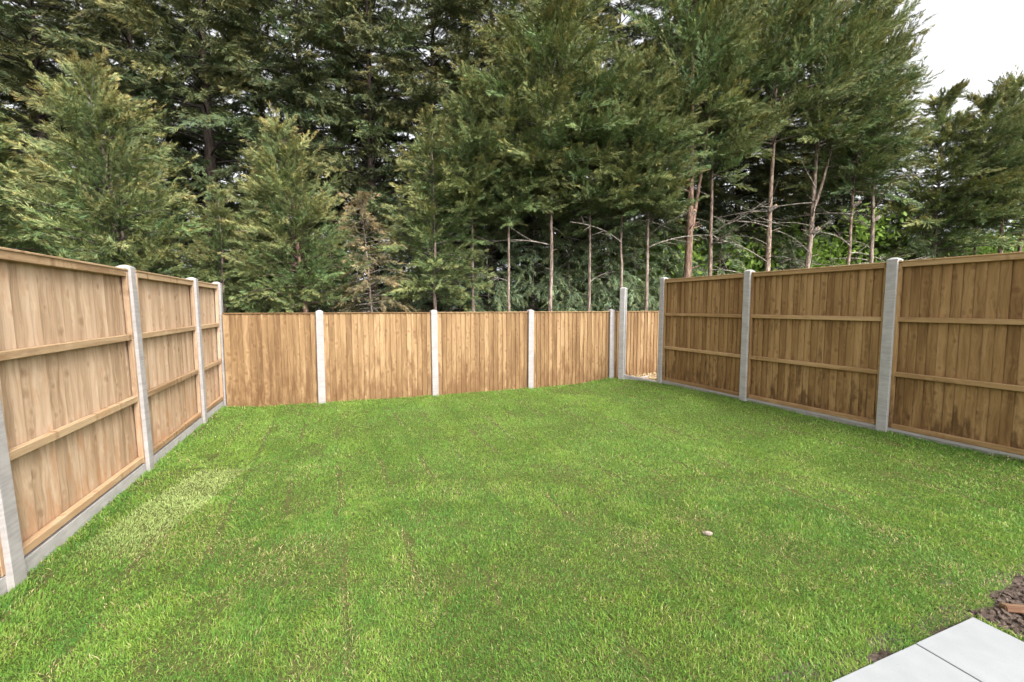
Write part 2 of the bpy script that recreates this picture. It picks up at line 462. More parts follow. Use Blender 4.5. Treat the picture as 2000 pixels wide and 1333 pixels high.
# ---- paving slabs
SL_W, SL_L, SL_G = 0.485, 0.60, 0.005
slab_me = bevel_box('paving_slab', SL_W - SL_G, SL_L - SL_G, 0.04, M['slab'], 0.002, 1, -0.04)
slab_me2 = bevel_box('paving_slab', 0.60 - SL_G, SL_L - SL_G, 0.04, M['slab'], 0.002, 1, -0.04)
bed = empty('paving_bed', (PC[0], PC[1], 0), math.atan2(PU[1], PU[0]))
bed_me = mesh_pd('mortar_bed', [(0.004, 0.004, -0.012), (2.9, 0.004, -0.012), (2.9, 1.75, -0.012), (0.004, 1.75, -0.012)], [(0, 1, 2, 3)], M['sand'])
bpy.data.objects.remove(bed)
rz_p = math.atan2(PU[1], PU[0])
bedo = tag(link('paving_bed', bed_me, None, (PC[0], PC[1], 0), (0, 0, rz_p)), kind='structure')
kk = 0
for i in range(5):
    for j in range(2):
        u = [0.5 * SL_W, SL_W + 0.5 * 0.60, SL_W + 1.5 * 0.60, 0, 0][i]; v = (j + 0.5) * SL_L
        p = PC + PU * u + PV * v
        if i >= 2: continue
        if j == 1 : continue
        o = link('paving_slab', slab_me if i == 0 else slab_me2, None, (p[0], p[1], 0.012 + 0.0012 * R.randn()), (0, 0, rz_p))
        tag(o, ['smooth white paving slab at the outer corner beside the bare soil',
                'smooth white paving slab one joint in from the soil corner',
                'smooth white paving slab at the bottom picture edge, third from the soil corner'][i], 'paving slab', 'white paving slabs beside the lawn')

# ------------------------------------------------------------------ fences
def board_mesh(name, h, w=0.125, t1=0.012, t2=0.005, mat=None):
    """feather-edge board, standing on z=0, x from 0 to w, thick edge at x=0, front face towards +y"""
    b = 0.0015
    prof = [(0, b), (0, t1 - b), (b, t1), (w - b, t2), (w, t2 - b), (w, 0), (b, 0)]
    k = len(prof)
    v = [(x, y, 0) for x, y in prof] + [(x, y, h) for x, y in prof]
    f = [tuple(range(k))[::-1], tuple(range(k, 2 * k))] + [(i, (i + 1) % k, k + (i + 1) % k, k + i)[::-1] for i in range(k)]
    return mesh_pd(name, v, f, mat)

_cache = {}
def cached(key, fn):
    if key not in _cache: _cache[key] = fn()
    return _cache[key]

def panel(A, B, z0, z1, mat, face, rails, label, group, inset=0.05, side=1, lap=0.10, tiltx=0.0):
    """fence panel between post centres A and B; face 'rails' or 'boards' is the side seen from the lawn"""
    A, B = np.array(A), np.array(B)
    d = B - A; L = np.linalg.norm(d); d /= L
    rz = math.atan2(d[1], d[0])
    w = L - 2 * inset
    p0 = A + d * inset
    root = empty('fence_panel', (p0[0], p0[1], z0), rz)
    tag(root, label, 'fence panel', group)
    h = z1 - z0
    s = side                      # +1: lawn lies on local +y, -1: on local -y
    nb = max(2, int(round(w / 0.088)))
    pit = (w - 0.006) / nb
    mk = lambda hh: cached(('board', mat, round(hh, 3)), lambda: board_mesh('board', hh, 0.108, mat=M[mat]))
    bh = h - (0.03 if face == 'rails' else 0.018)
    bme = mk(bh)
    for i in range(nb):
        x = 0.003 + i * pit + R.randn() * 0.0012
        y = (-0.036 if face == 'rails' else 0.006) * s
        tilt = lap + R.randn() * 0.014
        sc = min(1.0, (w - x) / 0.108)
        # each board leans on the edge of the last one
        if face == 'rails':
            o = link('board', bme, root, (x, y - 0.004 * s, 0.004 + R.rand() * 0.004), (0, 0, tilt * s), (sc, 1, 1))
            if s < 0: o.scale = (sc, 1, 1)
        else:
            o = link('board', bme, root, (x, y, 0.0), (0, R.randn() * 0.0008, -tilt * s), (sc, s, 1))
    rail_w = w - 0.07
    if face == 'rails':
        for k, zr in enumerate(rails):
            rh = 0.054 if k else 0.062
            rme = cached(('rail', mat, round(rail_w, 3), rh), lambda: bevel_box('rail', 0.046, rh, rail_w, M[mat + '_rail'], 0.004))
            # mesh stands along z (the grain); turn it to lie along x
            o = link('rail', rme, root, (0.035, s * 0.002, zr - z0), (math.pi / 2, 0, math.pi / 2))
            o.location.y = s * 0.0
        eme = cached(('batten', mat, round(h, 3)), lambda: bevel_box('batten', 0.034, 0.042, h - 0.03, M[mat], 0.003))
        for x in (0.0175, w - 0.0175):
            link('batten', eme, root, (x, s * 0.004, 0.004))
        cme = cached(('cap', mat, round(w, 3)), lambda: bevel_box('capping', 0.016, 0.072, w, M[mat + '_rail'], 0.003))
        link('capping', cme, root, (0, -s * 0.006, h - 0.010), (0, math.pi / 2, 0))
    else:
        for zr in rails:
            rme = cached(('rail', mat, round(rail_w, 3), 0.05), lambda: bevel_box('rail', 0.034, 0.05, rail_w, M[mat], 0.004))
            link('rail', rme, root, (0.035, -s * 0.020, zr - z0), (math.pi / 2, 0, math.pi / 2))
        cme = cached(('capb', mat, round(w, 3)), lambda: bevel_box('capping', 0.016, 0.05, w, M[mat], 0.003))
        link('capping', cme, root, (0, s * 0.006, h - 0.009), (0, math.pi / 2, 0))
    root.rotation_euler = (tiltx, 0, rz)
    return root

def post_mesh(name, h, mat, w=0.112, dep=0.115, slot=0.054, sd=0.026):
    """slotted concrete post: H section along x (slots face +-x), weathered pyramid top, base 0.25 below ground"""
    a, b, c = w / 2, dep / 2, slot / 2
    e = 0.006
    prof = [(-a, -b + e), (-a + e, -b), (a - e, -b), (a, -b + e), (a, -c), (a - sd, -c + 0.006), (a - sd, c - 0.006), (a, c),
            (a, b - e), (a - e, b), (-a + e, b), (-a, b - e), (-a, c), (-a + sd, c - 0.006), (-a + sd, -c + 0.006), (-a, -c)]
    k = len(prof); z0 = -0.25
    levels = [z0] + list(np.linspace(0.2, h - 0.045, 4)) + [h - 0.035]
    v = []
    for z in levels:
        v += [(x, y, z) for x, y in prof]
    f = []
    for j in range(len(levels) - 1):
        o = j * k
        f += [(o + i, o + (i + 1) % k, o + k + (i + 1) % k, o + k + i) for i in range(k)]
    # cap: square, slightly proud of the slots, sloping to a blunt top
    base = len(v)
    zc = h - 0.0348
    for (s, z) in ((1.0, zc), (0.98, zc + 0.012), (0.40, h - 0.003), (0.18, h)):
        v += [(-a * s, -b * s, z), (a * s, -b * s, z), (a * s, b * s, z), (-a * s, b * s, z)]
    for j in range(3):
        o = base + j * 4
        f += [(o + i, o + (i + 1) % 4, o + 4 + (i + 1) % 4, o + 4 + i) for i in range(4)]
    f += [(base + 3, base + 2, base + 1, base), (base + 12, base + 13, base + 14, base + 15)]
    return mesh_pd(name, v, f, mat)

def post(P, d, z, h, mat, label, group, tiltx=0.0):
    me = cached(('post', mat, round(h, 3)), lambda: post_mesh('concrete_post', h, M[mat]))
    o = link('concrete_post', me, None, (P[0], P[1], z), (R.randn() * 0.003 + tiltx, R.randn() * 0.003, math.atan2(d[1], d[0])))
    return tag(o, label, 'fence post', group)

def gravel_board(A, B, z0, z1, label, group, inset=0.05, side=1, slope=0.0, mat='gravel_board', flush=False):
    A, B = np.array(A), np.array(B); d = B - A; L = np.linalg.norm(d); d /= L
    w = L - 2 * inset; p = A + d * inset; h = z1 - z0
    bm = bmesh.new()
    def box(x0, x1, y0, y1, a, b_):
        r = bmesh.ops.create_cube(bm, size=1.0)
        for v in r['verts']:
            v.co = Vector(((v.co.x + .5) * (x1 - x0) + x0, (v.co.y + .5) * (y1 - y0) + y0, (v.co.z + .5) * (b_ - a) + a))
    t = 0.024
    box(0, w, -t, t - (0.012 if not flush else 0.002), 0, h)                     # recessed web
    if not flush:
      box(0, w, t - 0.0125, t, h - 0.03, h - 0.0005)     # raised border
      box(0, w, t - 0.0125, t, 0.001, 0.03)
      box(0.0005, 0.03, t - 0.0125, t - 0.0005, 0.03, h - 0.03); box(w - 0.03, w - 0.0005, t - 0.0125, t - 0.0005, 0.03, h - 0.03)
      if w > 1.2: box(w / 2 - 0.02, w / 2 + 0.02, t - 0.0125, t - 0.0005, 0.03, h - 0.03)
    me = bpy.data.meshes.new('gravel_board'); bm.to_mesh(me); bm.free(); me.materials.append(M[mat])
    o = link('gravel_board', me, None, (p[0], p[1], z0), (0, slope, math.atan2(d[1], d[0])), (1, side, 1))
    return tag(o, label, 'gravel board', group)

# left fence: seen from its rail side, lawn lies to the right of the run
GL = 'left fence panels'; dL = np.array(LP[2]) - np.array(LP[1]); railsL = [1.885, 1.305, 0.735, 0.160]
labsL = ['pale wooden fence panel at the left picture edge, only a lower corner showing',
         'largest pale wooden fence panel, between the two nearest posts of the left fence',
         'pale wooden fence panel, second largest of the left fence, between its second and third posts',
         'narrow pale wooden fence panel in the far left corner of the lawn']
labsG = ['concrete gravel board under the cut-off panel at the left picture edge', 'long pale concrete gravel board under the largest left panel',
         'pale concrete gravel board under the second left panel', 'short pale concrete gravel board under the narrow corner panel']
for i in range(4):
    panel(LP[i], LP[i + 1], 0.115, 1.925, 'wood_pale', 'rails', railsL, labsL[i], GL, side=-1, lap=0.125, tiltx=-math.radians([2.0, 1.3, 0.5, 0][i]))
    gravel_board(LP[i], LP[i + 1], -0.14, 0.112, labsG[i], 'left gravel boards', side=-1, mat='gravel_pale', flush=True)
for i, lab in zip(range(1, 5), ['nearest concrete fence post, its top cut off by the left picture edge', 'tall pale concrete post, second from the left picture edge, beside the largest panel',
                               'pale concrete post third along the left fence', 'pale concrete corner post where left fence meets the back fence']):
    post(LP[i], dL, 0.0, 1.965, 'post_pale', lab, 'left fence posts', tiltx=-math.radians([0, 2.6, 1.3, 0.4, 0][i]))

# back fence: board side towards the lawn, lawn to the right of A->B is -y
GB = 'back fence panels'
labsB = ['low golden panel of the back fence in its left corner, beside the corner post', 'widest looking golden panel of the back fence, second from its left corner',
         'golden panel in the middle of the back fence, third from its left corner', 'golden back fence panel just left of the post beside the free tall post',
         'golden back fence panel seen through the gap behind the free tall post']
for i in range(5):
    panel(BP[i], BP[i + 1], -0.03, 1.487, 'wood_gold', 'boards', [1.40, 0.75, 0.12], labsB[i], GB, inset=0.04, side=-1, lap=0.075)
for i, lab in zip(range(1, 5), ['white concrete post, first from the left in the low back fence', 'white concrete post, second from the left in the low back fence',
                               'white concrete post, third from the left in the low back fence', 'white concrete post of the back fence beside the taller free post']):
    dB = np.array(BP[i + 1]) - np.array(BP[i])
    post(BP[i], dB, 0.0, 1.527, 'post_pale', lab, 'back fence posts')
# free tall post with a slot and the board that leans in it
dT = np.array(RP[0]) - np.array((2.276, 9.159))
post((2.276, 9.159), dT, 0.0, 1.975, 'post_grey', 'free-standing tall slotted concrete post at the gap in the fence corner', None)
gravel_board((2.255, 9.172), (2.95, 8.61), -0.09, 0.185, 'tilted concrete gravel board leading from the free tall post into the grass', None, side=-1, slope=0.09, mat='gravel_pale')
off_me = bevel_box('concrete_offcut', 0.20, 0.07, 0.05, M['post_pale'], 0.004)
tag(link('concrete_offcut', off_me, None, (2.80, 9.25, 0.075), (0.05, -0.1, 0.35)), 'pale concrete offcut lying on the gravel behind the tilted board', 'concrete offcut')

# right fence: rail side, lawn to the right of the run A->B seen from above... B nearer the camera
GR = 'right fence panels'; railsR = [2.065, 1.435, 0.80, 0.19]
labsR = ['brown wooden panel at the far end of the right fence', 'brown wooden panel in the middle of the right fence',
         'large brown wooden panel of the right fence cut by the right picture edge']
labsRG = ['concrete gravel board under the far panel of the right fence', 'concrete gravel board nearly sunk in grass under the middle right panel',
          'concrete gravel board under the right panel at the picture edge']
for i in range(3):
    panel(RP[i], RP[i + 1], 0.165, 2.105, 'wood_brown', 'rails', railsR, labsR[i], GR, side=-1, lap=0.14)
    gravel_board(RP[i], RP[i + 1], -0.10, 0.162, labsRG[i], 'right gravel boards', side=-1)
for i, lab in zip(range(4), ['grey concrete end post of the right fence beside the gap', 'grey concrete post between far and middle right panels',
                             'largest grey concrete post of the right fence, left of the panel cut by picture edge',
                             'grey concrete post beyond the picture edge that holds the nearest right panel']):
    post(RP[i], rdir, 0.0, 2.150, 'post_grey', lab, 'right fence posts')

# ------------------------------------------------------------------ trees
def tube(path, rad, seg=7):
    """tapered tube along path; returns verts, quads"""
    path = np.asarray(path, float); n = len(path)
    t = np.gradient(path, axis=0); t /= np.linalg.norm(t, axis=1)[:, None] + 1e-9
    ref = np.where(np.abs(t[:, 2:3]) > 0.8, np.array([[1.0, 0, 0]]), np.array([[0, 0, 1.0]]))
    a = np.cross(t, ref); a /= np.linalg.norm(a, axis=1)[:, None] + 1e-9
    b = np.cross(t, a)
    ang = np.linspace(0, 2 * np.pi, seg, endpoint=False)
    ring = (np.cos(ang)[None, :, None] * a[:, None] + np.sin(ang)[None, :, None] * b[:, None]) * np.asarray(rad)[:, None, None]
    v = (path[:, None] + ring).reshape(-1, 3)
    i = np.arange(n - 1)[:, None] * seg; j = np.arange(seg)[None]
    q = np.stack([i + j, i + (j + 1) % seg, i + seg + (j + 1) % seg, i + seg + j], -1).reshape(-1, 4)
    return v, q
def join(parts):
    vs_, fs, o = [], [], 0
    for v, f in parts:
        vs_.append(v); fs.append(f + o); o += len(v)
    return np.concatenate(vs_), np.concatenate(fs)

def spray_templates(rng, n=6, twigs=12, wid=0.05):
    """flat feathery conifer sprays of unit length along +x, one triangle per twig; verts and a tip weight"""
    out = []
    for _ in range(n):
        tri, tip = [], []
        def twig(p, ang, ln, w, dz):
            d = np.array([math.cos(ang), math.sin(ang), dz]); s = np.array([-math.sin(ang), math.cos(ang), 0.35 * rng.randn()]) * w
            tri.append([p - s, p + s, p + d * ln]); tip.append([p[0] * .7, p[0] * .7, 1.0])
        twig(np.zeros(3), rng.randn() * .06, 0.62, wid, -0.03)
        twig(np.array([0.40, 0, -0.02]), rng.randn() * .12, 0.60, wid * 0.9, -0.08)
        for k in range(twigs):
            x = 0.04 + 0.66 * k / twigs
            ln = (0.34 * (1 - x) + 0.22) * (0.7 + 0.6 * rng.rand())
            a = math.radians(17 + 24 * rng.rand()) * (1 if k % 2 else -1)
            twig(np.array([x, 0, -0.06 * x]), a, ln, wid * (0.7 + .5 * rng.rand()), rng.randn() * 0.20)
        out.append((np.array(tri).reshape(-1, 3), np.array(tip).reshape(-1)))
    return out

def crown_mesh(name, seed, H, zb, rmax, nbr, plumes=9, per=6, pl=0.65, spr=0.24, lean=(0, 0), up=0.45, prof='cone', droop=0.25, tan=0.35,
               green=(0.060, 0.085, 0.035), tipc=(0.17, 0.145, 0.055), twigs=5, wid=0.042, start=0.3, gap=0.0, lift=0.25, flat=0.9):
    """crown and branch meshes with the trunk foot at the origin: branch > plume > spray > twig"""
    rng = np.random.RandomState(seed)
    T = spray_templates(rng, 6, twigs, wid)
    pos, dirs, nor, siz, tint, tanw = [], [], [], [], [], []
    wood_parts = []
    def plume(p, d, ln, k, bt, bw, a_):
        nn = np.array([rng.randn() * flat, rng.randn() * flat, 0.8]); nn -= d * nn.dot(d); nn /= np.linalg.norm(nn)
        sd = np.cross(nn, d)
        t = (np.arange(k) + rng.rand(k)) / k
        t[-1] = 1.0
        sg = np.where(np.arange(k) % 2, 1.0, -1.0) * (0.45 + 0.55 * rng.rand(k)) * (1.05 - t) * 1.1
        sg[-1] = 0
        dd = d[None] * np.cos(sg)[:, None] + sd[None] * np.sin(sg)[:, None] + rng.randn(k, 3) * 0.16
        dd[:, 2] -= droop * 0.5 * t
        dd /= np.linalg.norm(dd, axis=1)[:, None]
        n2 = nn[None] + rng.randn(k, 3) * 0.40; n2 -= dd * (n2 * dd).sum(1)[:, None]; n2 /= np.linalg.norm(n2, axis=1)[:, None]
        q = p[None] + d[None] * (t * ln * 0.85)[:, None] + np.array([[0, 0, -1.0]]) * (droop * 0.35 * ln * t ** 2)[:, None]
        pos.append(q + rng.randn(k, 3) * 0.02); dirs.append(dd); nor.append(n2)
        siz.append(spr * (0.65 + 0.6 * rng.rand(k)) * (1.1 - 0.25 * t))
        tint.append(bt * (0.8 + 0.4 * rng.rand(k)))
        tanw.append(np.clip((bw + rng.rand(k) * 0.5 - 0.3 + tan) * (0.25 + 0.75 * a_) * (0.5 + 0.5 * t), 0, 1))
    for bi in range(nbr):
        t = ((bi + rng.rand()) / nbr) ** 1.05
        z = zb + (H - zb) * t * 0.985
        if prof == 'cone': r = rmax * (1 - t) ** 0.75 * (0.55 + 0.45 * min(1, t / 0.12)) + 0.12
        elif prof == 'oval': r = rmax * math.sin(math.pi * min(0.97, 0.20 + 0.78 * t)) ** 0.7 + 0.1
        else: r = rmax * (1 - t ** 2.2) * (0.7 + 0.3 * min(1, t / 0.2)) + 0.15
        if rng.rand() < gap: continue
        L = r * (0.55 + 0.6 * rng.rand() ** 1.2)
        az = bi * 2.39996 + rng.randn() * 0.5
        el = up * (0.35 + 0.9 * t) + rng.randn() * 0.18 + (0.5 if t > 0.9 else 0)
        o = np.array([lean[0] * max(0, z / H) ** 1.3, lean[1] * max(0, z / H) ** 1.3, z])
        h = np.array([math.cos(az), math.sin(az), 0.0])
        m = 8
        s = np.linspace(0, 1, m)
        rise = math.tan(min(1.2, el)) * L
        dr = droop * L * (1 - t) + 0.02
        path = o + h * (s * L)[:, None] * math.cos(el * .5) + np.array([0, 0, 1.0]) * (rise * (s - 0.35 * s * s) - dr * s ** 2.2)[:, None]
        path[:, :2] += rng.randn(1, 2) * 0.08 * (s ** 2)[:, None] * L
        wood_parts.append(tube(path, np.linspace(0.012 + 0.010 * L, 0.004, m), 4))
        n_ = max(2, int(plumes * (0.25 + 0.75 * L / rmax) * (0.75 + .5 * rng.rand())))
        bt = 1.0 + 0.16 * rng.randn(); bw = rng.rand() * 0.7 - 0.35 + tan * 0.9 * (t - 0.45)
        sp = start + (1 - start) * (np.arange(n_) + rng.rand(n_)) / n_; sp[-1] = 1.0
        for q in range(n_):
            a_ = sp[q]
            ix = a_ * (m - 1); i0 = min(m - 2, int(ix)); fr = ix - i0
            p = path[i0] * (1 - fr) + path[i0 + 1] * fr
            tg = path[i0 + 1] - path[i0]; tg = tg / (np.linalg.norm(tg) + 1e-9)
            yaw = (1 if q % 2 else -1) * (0.35 + 0.75 * rng.rand()) * (1.1 - 0.6 * a_) if a_ < 0.999 else rng.randn() * 0.15
            c_, s_ = math.cos(yaw), math.sin(yaw)
            d = np.array([tg[0] * c_ - tg[1] * s_, tg[0] * s_ + tg[1] * c_, tg[2] + lift * (rng.rand() * 1.3 - 0.1) - droop * 0.3])
            d /= np.linalg.norm(d)
            plume(p, d, pl * (0.6 + .7 * rng.rand()) * min(1, 0.4 + L / 1.2), max(3, int(per * (0.8 + .5 * rng.rand()))), bt, bw, a_)
    for q in range(8):                                   # leader shoots
        z = H * (0.94 + 0.06 * rng.rand())
        d = np.array([rng.randn() * .25, rng.randn() * .25, 1.0]); d /= np.linalg.norm(d)
        plume(np.array([lean[0] * (z / H) ** 1.3, lean[1] * (z / H) ** 1.3, z - 0.25]), d, 0.35 + .3 * rng.rand(), per, 1.05, 0.1, 1.0)
    pos, dirs, nor = np.concatenate(pos), np.concatenate(dirs), np.concatenate(nor)
    siz, tint, tanw = np.concatenate(siz), np.concatenate(tint), np.concatenate(tanw)
    sidev = np.cross(nor, dirs)
    which = rng.randint(0, len(T), len(pos))
    vv, cc = [], []
    g, tc_ = np.array(green), np.array(tipc)
    for k, (tv, tw) in enumerate(T):
        ix = np.where(which == k)[0]
        if not len(ix): continue
        Mx = np.stack([dirs[ix], sidev[ix], nor[ix]], 1) * siz[ix][:, None, None]
        v = np.einsum('vk,nkj->nvj', tv, Mx) + pos[ix][:, None]
        v[:, :, 2] -= (tw[None] ** 2) * siz[ix][:, None] * 0.25 * droop
        wgt = (np.clip(tw * 0.9 + 0.15, 0, 1)[None] * tanw[ix][:, None])[..., None]
        c = g[None, None] * tint[ix][:, None, None] * (0.85 + 0.3 * tw[None, :, None]) * (1 - wgt) + tc_[None, None] * wgt * tint[ix][:, None, None]
        c *= np.repeat(0.58 + 0.84 * rng.rand(len(ix), len(tw) // 3), 3, axis=1)[..., None]
        hue = rng.rand(len(ix))[:, None] * 0.5 - 0.25
        c[..., 0] *= 1 + 0.5 * hue; c[..., 2] *= 1 - 0.6 * hue
        vv.append(v.reshape(-1, 3)); cc.append(c.reshape(-1, 3))
    v, c = np.concatenate(vv), np.clip(np.concatenate(cc), 0.004, 1)
    f = np.arange(len(v)).reshape(-1, 3)
    print(name, 'tris', len(f))
    cm = mesh_np(name, v, f, M['needles'], c)
    wv, wf = join(wood_parts)
    bmz = mesh_np(name + '_branches', wv, wf, M['bark'], smooth=True)
    return cm, bmz

def trunk_mesh(seed, H, r0, lean=(0, 0), wob=0.03, fork=None, stubs=0, zs=(1.5, 5)):
    rng = np.random.RandomState(seed)
    n = 14
    z = np.linspace(-0.3, H, n)
    t = np.clip(z / H, 0, 1)
    p = np.stack([lean[0] * t ** 1.3 + wob * np.cumsum(rng.randn(n)) * 0.5, lean[1] * t ** 1.3 + wob * np.cumsum(rng.randn(n)) * 0.5, z], -1)
    p[:3, :2] *= 0.3
    r = r0 * (1 - t) ** 1.15 + 0.006
    r[0] *= 1.2
    parts = [tube(p, r, 10)]
    for _ in range(stubs):                      # snapped twig stumps
        zz = zs[0] + (zs[1] - zs[0]) * rng.rand(); i = int(np.searchsorted(z, zz)) - 1
        i = max(0, min(n - 2, i)); fr = (zz - z[i]) / (z[i + 1] - z[i]); c = p[i] * (1 - fr) + p[i + 1] * fr
        a = rng.rand() * 6.283; L = r0 * (1.2 + 1.6 * rng.rand()); d = np.array([math.cos(a), math.sin(a), 0.35])
        parts.append(tube([c, c + d * (r0 * .8), c + d * (r0 * .6 + L)], [r0 * .22, r0 * .16, r0 * .09], 5))
    if fork:                                    # second leader
        zf, dx, dy, hf, rf = fork
        q = np.linspace(0, 1, 8)
        i = int(np.searchsorted(z, zf)) - 1
        c = p[i]
        fp = np.stack([c[0] + dx * q ** 0.8, c[1] + dy * q ** 0.8, c[2] + (hf) * q], -1)
        parts.append(tube(fp, rf * (1 - q * 0.7), 8))
    v, f = join(parts)
    return mesh_np('trunk', v, f, M['bark'], smooth=True)

def dead_branch_mesh(seed, L):
    rng = np.random.RandomState(seed)
    s = np.linspace(0, 1, 9)
    up = 0.15 + 0.45 * rng.rand()
    p = np.stack([s * L, 0.10 * L * np.sin(s * 2.2 + rng.rand() * 3) * s, L * (up * s - (up * 0.9) * s * s * (0.3 + rng.rand()))], -1)
    parts = [tube(p, 0.011 * (1 - s * 0.75), 5)]
    for _ in range(6):
        k = rng.randint(2, 8); d = np.array([0.6 + rng.rand() * .4, rng.randn() * .7, 0.35 * rng.randn() + 0.1])
        d /= np.linalg.norm(d); l2 = L * (0.15 + 0.25 * rng.rand())
        q = np.linspace(0, 1, 4)
        parts.append(tube(p[k] + d[None] * (q * l2)[:, None] + np.array([0, 0, 1]) * (0.1 * l2 * q * q)[:, None], 0.006 * (1 - .75 * q), 4))
    v, f = join(parts)
    return mesh_np('dead_branch', v, f, M['bark'], smooth=True)
DEAD = [dead_branch_mesh(300 + i, 1.0) for i in range(6)]
_v, _f = tube([(0, 0, 0), (0.11, 0, 0.07), (0.20, 0, 0.15)], [0.066, 0.057, 0.054], 9)
_fc = np.arange(len(_v) - 9, len(_v))
def stub_mesh():
    f = [tuple(q) for q in _f] + [tuple(_fc)]
    me = mesh_pd('cut_stub', _v, f, M['bark'], True)
    me.materials.append(M['cut_wood'])
    me.polygons[-1].material_index = 1
    me.polygons[-1].use_smooth = False
    return me
STUB = stub_mesh()

# crown kinds (each is modelled once; trees of a kind share it, turned and scaled)
K = {}
def kind(name, **k):
    c, b = crown_mesh('crown_' + name, **k)
    K[name] = (c, b, k['H'])
bush = dict(green=(0.132, 0.200, 0.074), tipc=(0.48, 0.345, 0.135))
pole = dict(green=(0.122, 0.184, 0.070), tipc=(0.48, 0.360, 0.125))
dark = dict(green=(0.080, 0.116, 0.050), tipc=(0.40, 0.315, 0.125))
kind('bush_a', start=0.12, wid=0.05, seed=11, H=7.0, zb=1.7, rmax=2.0, nbr=150, plumes=11, per=27, pl=0.75, spr=0.16, up=0.60, lean=(-0.9, 0), tan=0.6, lift=0.8, droop=0.15, **bush)
kind('bush_b', start=0.12, wid=0.05, seed=12, H=6.5, zb=1.9, rmax=1.55, nbr=150, plumes=10, per=26, pl=0.62, spr=0.144, up=0.65, lean=(-0.3, 0), tan=0.56, lift=0.8, droop=0.12, **bush)
kind('bush_c', start=0.12, wid=0.05, seed=13, H=6.5, zb=1.9, rmax=1.3, nbr=135, plumes=9, per=24, pl=0.58, spr=0.144, up=0.55, tan=0.5, lift=0.6, droop=0.18, **bush)
kind('pole_a', start=0.15, wid=0.048, seed=21, H=9.0, zb=4.7, rmax=1.30, nbr=120, plumes=10, per=24, pl=0.66, spr=0.167, up=0.65, prof='oval', tan=0.5, lift=0.7, droop=0.18, **pole)
kind('pole_b', wid=0.048, seed=22, H=12.5, zb=6.1, rmax=1.75, nbr=125, plumes=11, per=22, pl=0.85, spr=0.19, up=0.85, prof='dome', tan=0.5, lift=1.0, droop=0.12, **pole)
kind('pole_c', wid=0.048, seed=23, H=12.0, zb=5.9, rmax=1.65, nbr=125, plumes=11, per=22, pl=0.85, spr=0.19, up=0.9, prof='dome', tan=0.5, lift=1.0, droop=0.12, lean=(0.4, 0), **pole)
kind('tall_a', wid=0.055, seed=31, H=16.0, zb=3.8, rmax=2.5, nbr=150, plumes=11, per=23, pl=1.0, spr=0.232, up=0.35, prof='dome', droop=0.30, tan=0.5, gap=0.08, start=0.35, lift=0.5, **dark)
kind('tall_b', wid=0.055, seed=32, H=15.0, zb=4.5, rmax=2.3, nbr=140, plumes=11, per=23, pl=1.0, spr=0.232, up=0.30, prof='dome', droop=0.35, tan=0.5, gap=0.12, start=0.4, lift=0.4, **dark)
kind('low_a', seed=41, H=4.6, zb=0.4, rmax=1.45, nbr=85, plumes=8, per=14, pl=0.60, spr=0.192, up=0.15, droop=0.5, tan=0.12, green=(0.205, 0.270, 0.140), tipc=(0.47, 0.44, 0.23), gap=0.1)
kind('low_b', seed=42, H=5.2, zb=0.5, rmax=1.6, nbr=85, plumes=8, per=14, pl=0.62, spr=0.2, up=0.12, droop=0.55, tan=0.10, green=(0.195, 0.260, 0.135), tipc=(0.47, 0.44, 0.23), gap=0.12)
kind('mass', seed=51, H=8.0, zb=0.2, rmax=2.2, nbr=100, plumes=8, per=7, pl=1.0, spr=0.45, up=0.25, droop=0.4, tan=0.05, green=(0.055, 0.075, 0.036), tipc=(0.12, 0.12, 0.05), twigs=6, wid=0.07, prof='dome', start=0.2)
kind('brown', seed=61, H=4.25, zb=1.0, rmax=0.95, nbr=95, plumes=6, per=15, pl=0.42, spr=0.12, up=0.30, droop=0.35, tan=0.8, green=(0.15, 0.150, 0.075), tipc=(0.46, 0.305, 0.170))

def px_x(px, Yd): return (px - 1000) / FOC * Yd
def tree(px, Yd, H, r0, kd, label, group, lean=0.0, rz=None, wide=1.0, tintc=(1, 1, 1), seed=None, fork=None, dead=0, stubs=0, cut=(), name='conifer_tree', barkc=(1, 1, 1), deadz=(2.0, 5.0)):
    c, b, h0 = K[kd]
    x = px_x(px, Yd)
    root = empty(name, (x, Yd, -0.10))
    tag(root, label, 'tree', group)
    sd_ = seed if seed is not None else int(abs(px) * 7 + Yd * 13) % 9973
    rng = np.random.RandomState(sd_)
    if rz is None: rz = rng.rand() * 6.283
    s = H / h0
    # trunk follows the crown's own lean
    klean = {'bush_a': -0.9, 'bush_b': -0.3, 'pole_c': 0.4}.get(kd, 0.0) * s * wide
    lx, ly = klean * math.cos(rz), klean * math.sin(rz)
    tr = link('trunk', trunk_mesh(sd_, H * 0.97, r0, (lx, ly), 0.02 + 0.015 * rng.rand(), fork, stubs), root, rot=(0, 0, 0))
    tr.color = (barkc[0], barkc[1] * 0.92, barkc[2] * 0.86, 1)
    bo = link('branches', b, root, rot=(0, 0, rz), scale=(s * wide, s * wide, s)); bo.color = (*[v * 0.6 for v in barkc], 1)
    co = link('crown', c, root, rot=(0, 0, rz), scale=(s * wide, s * wide, s)); co.color = (*tintc, 1)
    for i in range(dead):
        z = deadz[0] + (deadz[1] - deadz[0]) * (i + rng.rand()) / dead
        a = rng.choice([0, math.pi]) + rng.randn() * 0.7
        L = 0.8 + 1.6 * rng.rand()
        d_ = link('dead_branch', DEAD[rng.randint(6)], tr, (lx * (z / H) ** 1.3, ly * (z / H) ** 1.3, z), (rng.randn() * .2, -0.15 + rng.randn() * 0.2, a), (L, L, L))
        d_.color = (1.15, 1.2, 1.2, 1)
    for (z, a) in cut:
        link('cut_stub', STUB, tr, (lx * (z / H) ** 1.3, ly * (z / H) ** 1.3, z), (0, 0, a))
    root.rotation_euler = (0, lean, 0)
    return root

FR = 'front row of conifers behind the fences'
